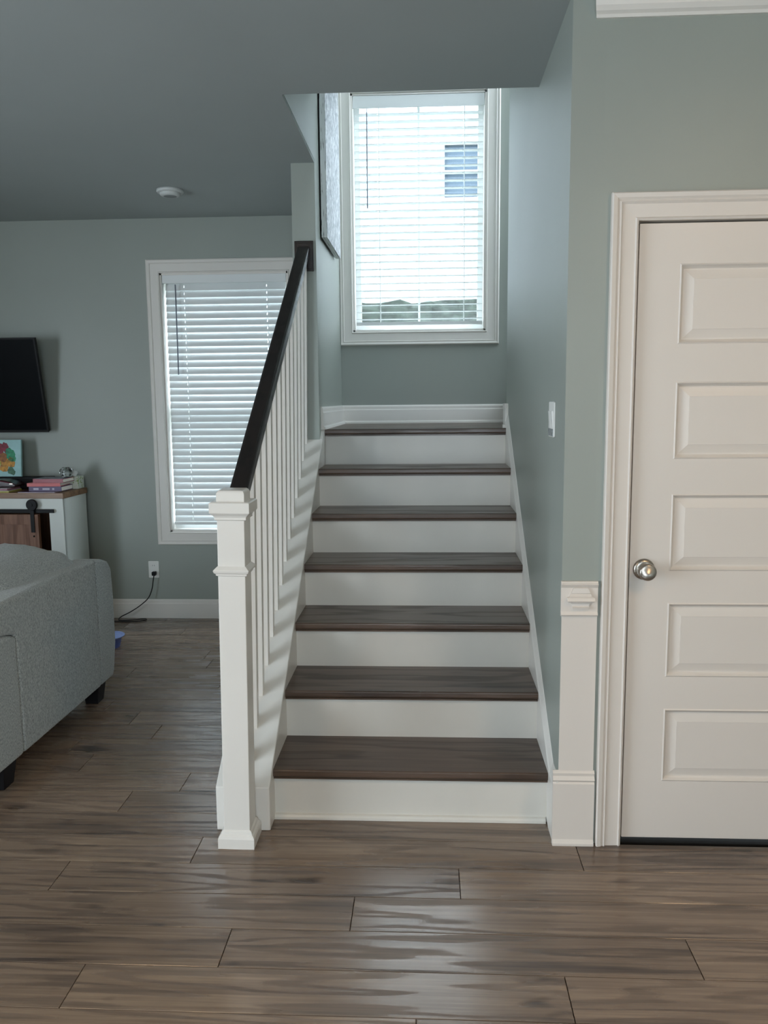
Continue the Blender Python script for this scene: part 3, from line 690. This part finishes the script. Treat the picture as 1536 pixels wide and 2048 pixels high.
cols = {'crimson': hexc('7a1830'), 'green': hexc('1f8a63'), 'ochre': hexc('b8822a'), 'lime': hexc('a8ae3c'), 'dark': hexc('3f6a50'), 'rust': hexc('8a5420')}
PM = {k: paint('leaf_paint_'+k, v, .5, .45, .3, 200, vscale=40) for k, v in cols.items()}
# pixel-free layout: u measured from the right edge, v from the bottom edge
for i, (u, v_, a_, b_, ang, c) in enumerate(((.155,.175,.045,.040,0,'crimson'),(.105,.185,.020,.036,.2,'crimson'),(.160,.150,.030,.022,.5,'crimson'),
        (.075,.145,.032,.036,.4,'green'),(.060,.115,.026,.026,0,'green'),(.125,.120,.032,.030,0,'rust'),(.165,.135,.026,.022,0,'lime'),(.165,.085,.034,.030,.3,'lime'),
        (.100,.085,.044,.030,.6,'ochre'),(.115,.055,.028,.034,-.3,'ochre'),(.070,.085,.030,.032,0,'ochre'),(.068,.030,.022,.026,.6,'dark'),(.055,.018,.016,.016,.2,'dark'),
        (.23,.13,.04,.04,0,'crimson'),(.24,.07,.04,.035,.4,'green'))):
    petal(px1-u, pz0+v_+.008, a_, b_, ang, c, i % 6).build('leaf', PM[c], cv)
# tissue box and crystal
tb_ = empty('tissue_box', (-2.288, 5.39, ZT0), 'white tissue box with green leaf print at the console end', 'tissue box')
tm, t_, b_ = new_mat('leaf_print_card')
n_ = nd(t_, 'ShaderNodeTexNoise'); n_.inputs['Scale'].default_value = 30; n_.inputs['Distortion'].default_value = 2.0
tcx = nd(t_, 'ShaderNodeTexCoord'); lnk(t_, tcx.outputs['Object'], n_.inputs['Vector'])
r_ = nd(t_, 'ShaderNodeValToRGB'); r_.color_ramp.elements[0].position = .57; r_.color_ramp.elements[0].color = hexc('dfe6dd'); r_.color_ramp.elements[1].position = .66; r_.color_ramp.elements[1].color = hexc('8fae5c')
lnk(t_, n_.outputs['Fac'], r_.inputs['Fac']); lnk(t_, r_.outputs['Color'], b_.inputs['Base Color'])
box(-2.338, -2.238, 5.343, 5.44, ZT0+.0005, ZT0+.083).build('carton', tm, tb_, bevel=.002)
tv = MB(); rings = []
for k, (r, z) in enumerate(((.020, .083), (.026, .098), (.022, .112), (.008, .122))):
    rings.append([(-2.285+r*(1+.35*math.sin(3*i+k))*math.cos(i*.785), 5.385+r*(.7+.3*math.cos(2*i+k))*math.sin(i*.785), ZT0+z+.006*math.sin(2.3*i+k)) for i in range(8)])
tv.loft(rings).build('tissue', plain('tissue_paper', hexc('eef2f2'), .9), tb_, smooth=True)
cg, tg, bg_ = new_mat('crystal_glass'); bg_.inputs['Transmission Weight'].default_value = 1; bg_.inputs['Roughness'].default_value = .02; bg_.inputs['IOR'].default_value = 1.5
bg_.inputs['Base Color'].default_value = (.95, .98, 1, 1)
cr = MB().lathe([(.014,0),(.030,.010),(.041,.030),(.038,.050),(.022,.066),(.0,.068)], (-2.29, 5.29, ZT0+.0838), 'z', 9).build('crystal_ornament', cg)
tag(cr, 'clear faceted crystal ornament standing on the stacked books', 'ornament')

# sofa
so = empty('sofa', (-2.2, 3.4, 0), 'grey tweed sofa seen from its outer side with black block feet', 'sofa')
fb = M['fabric']
def soft(name, poly, xa, xb, parent, bev=.022):
    return MB().prism(poly, 'x', xa, xb).build(name, fb, parent, bevel=bev, seg=4)
soft('side_panel', [(3.078,.095),(3.070,.585),(2.955,.61),(2.930,.680),(2.955,.735),(3.45,.740),(3.865,.728),(3.872,.40),(3.868,.092)], -1.66, -1.540, so, .016)
soft('side_front', [(3.872,.092),(3.874,.40),(3.868,.726),(3.95,.716),(4.03,.690),(4.068,.645),(4.082,.50),(4.080,.26),(4.045,.115),(4.02,.092)], -1.665, -1.541, so, .016)
soft('back_panel', [(2.72,.100),(3.071,.095),(3.068,.580),(3.0,.600),(2.80,.605),(2.72,.575)], -3.2, -1.538, so, .018)
soft('seat_base', [(3.07,.10),(4.02,.10),(4.02,.40),(3.07,.40)], -3.2, -1.664, so, .02)
soft('seat_cushion', [(3.10,.40),(4.06,.40),(4.06,.54),(3.10,.54)], -2.55, -1.668, so, .04)
for (xa, ya) in ((-1.640, 3.855), (-1.640, 2.935)):
    rings = [[(xa+d, ya+d, z), (xa+.085-d, ya+d, z), (xa+.085-d, ya+.10-d, z), (xa+d, ya+.10-d, z)] for d, z in ((.012, 0), (0, .095))]
    MB().loft(rings).build('foot', M['black'], so, bevel=.002)
def pillow(name, c, size, rot, label, seed=0):
    bm = bmesh.new(); bmesh.ops.create_cube(bm, size=2); bmesh.ops.subdivide_edges(bm, edges=bm.edges, cuts=14, use_grid_fill=True)
    mb = MB(); idx = {}
    R = Matrix.Rotation(rot[2], 3, 'Z') @ Matrix.Rotation(rot[1], 3, 'Y') @ Matrix.Rotation(rot[0], 3, 'X')
    vs = []
    for i, v in enumerate(bm.verts):
        p = v.co.copy(); d = max((abs(p.x)**4 + abs(p.y)**4.5 + abs(p.z)**4)**(1/4.2), 1e-6); p = p/d
        e = max(abs(p.x), abs(p.y)); p.z *= (1-.35*e**3)
        p *= 1 + .07*noise.noise(Vector(v.co)*1.8+Vector((seed, 0, 0))) + 0.035*noise.noise(Vector(v.co)*5+Vector((0, seed, 0)))
        vs.append(Vector(c) + R @ Vector((p.x*size[0], p.y*size[1], p.z*size[2])))
    bm.verts.index_update()
    mb.add(vs, [tuple(v.index for v in f.verts) for f in bm.faces]); bm.free()
    o = mb.build(name, fb, smooth=True); tag(o, label, 'cushion'); return o
pillow('sofa_cushion', (-1.795, 3.47, .700), (.20, .385, .125), (math.radians(3), math.radians(11), 0), 'grey back cushion slumped over the top of the sofa side', 3)

# blue tub on the floor behind the sofa
bt = empty('blue_tub', (-1.89, 4.82, 0), 'small blue plastic tub on the floor just past the sofa', 'tub')
bl = plain('blue_plastic', hexc('5b74c4'), .4)
MB().lathe([(.0,.0005),(.070,.0005),(.085,.062),(.080,.062),(.066,.006),(.0,.006)], (-1.885,4.82,0), 'z', 28).build('body', bl, bt, smooth=False)
MB().lathe([(.080,.062),(.098,.064),(.102,.072),(.090,.074),(.080,.070)], (-1.885,4.82,0), 'z', 28).build('rim', plain('blue_rim', hexc('8fa3d8'), .35), bt)

# ================================================================== OUTSIDE
structure('ground_lawn', box(-30, 30, YB+.2, 45, -.6, -.45), M['lawn'])
nh = empty('neighbour_house', (0, 14.0, -.45), 'pale sided neighbouring house seen through the stair window', 'house')
wall_holes(-9, 7, -.45, 6.6, [(.35, .98, 4.70, 5.53)], 14.0, 14.2).build('siding', M['outside_white'], nh)
nw = wall_holes(.30, 1.03, 4.65, 5.58, [(.36,.97,4.71,5.10), (.36,.97,5.13,5.52)], 13.97, 14.05).build('window_frame', M['outside_white'], nh)
box(.35, .98, 14.04, 14.06, 4.70, 5.53).build('window_pane', plain('dark_far_glass', (.05, .068, .085, 1), .8, spec=.03), nw)
MB().prism([(-9.4,6.6),(7.4,6.6),(7.4,6.7),(-1,7.1),(-9.4,6.7)], 'y', 13.6, 20).build('roof', plain('grey_shingle', hexc('8d9194'), .9), nh)
hb = bmesh.new(); bmesh.ops.create_cube(hb, size=1); bmesh.ops.subdivide_edges(hb, edges=hb.edges, cuts=40, use_grid_fill=True)
hm = MB(); hb.verts.index_update()
hm.add([Vector((2.1 + v.co.x*6.6, 9.3 + v.co.y*.9, 1.02 + v.co.z*2.95)) + .06*noise.noise_vector(Vector((v.co.x*40, v.co.y*3, v.co.z*9))) for v in hb.verts], [tuple(v.index for v in f.verts) for f in hb.faces]); hb.free()
hd = hm.build('hedge', M['leaf'], smooth=False); tag(hd, 'dark green hedge outside behind the window blinds', 'hedge')

# ceiling lamps of the room behind the viewer
lamp_glow, lt, lb = new_mat('warm_lamp_diffuser'); lb.inputs['Emission Color'].default_value = (1, .66, .38, 1); lb.inputs['Emission Strength'].default_value = 42
for (x, y, lab) in ((1.5, .7, 'flush round ceiling lamp nearest the door wall, behind the viewer'), (-1.6, -.2, 'flush round ceiling lamp over the living room, behind the viewer')):
    cl = empty('ceiling_lamp', (x, y, ZC), lab, 'lamp', 'flush ceiling lamps')
    MB().lathe([(.0,-.0005),(.25,-.0005),(.25,-.03),(.23,-.03),(.23,-.02),(.0,-.02)], (x, y, ZC), 'z', 32).build('lamp_ring', M['vinyl'], cl)
    MB().lathe([(.0,-.021),(.228,-.021),(.20,-.075),(.0,-.095)], (x, y, ZC), 'z', 32).build('diffuser', lamp_glow, cl, smooth=True)
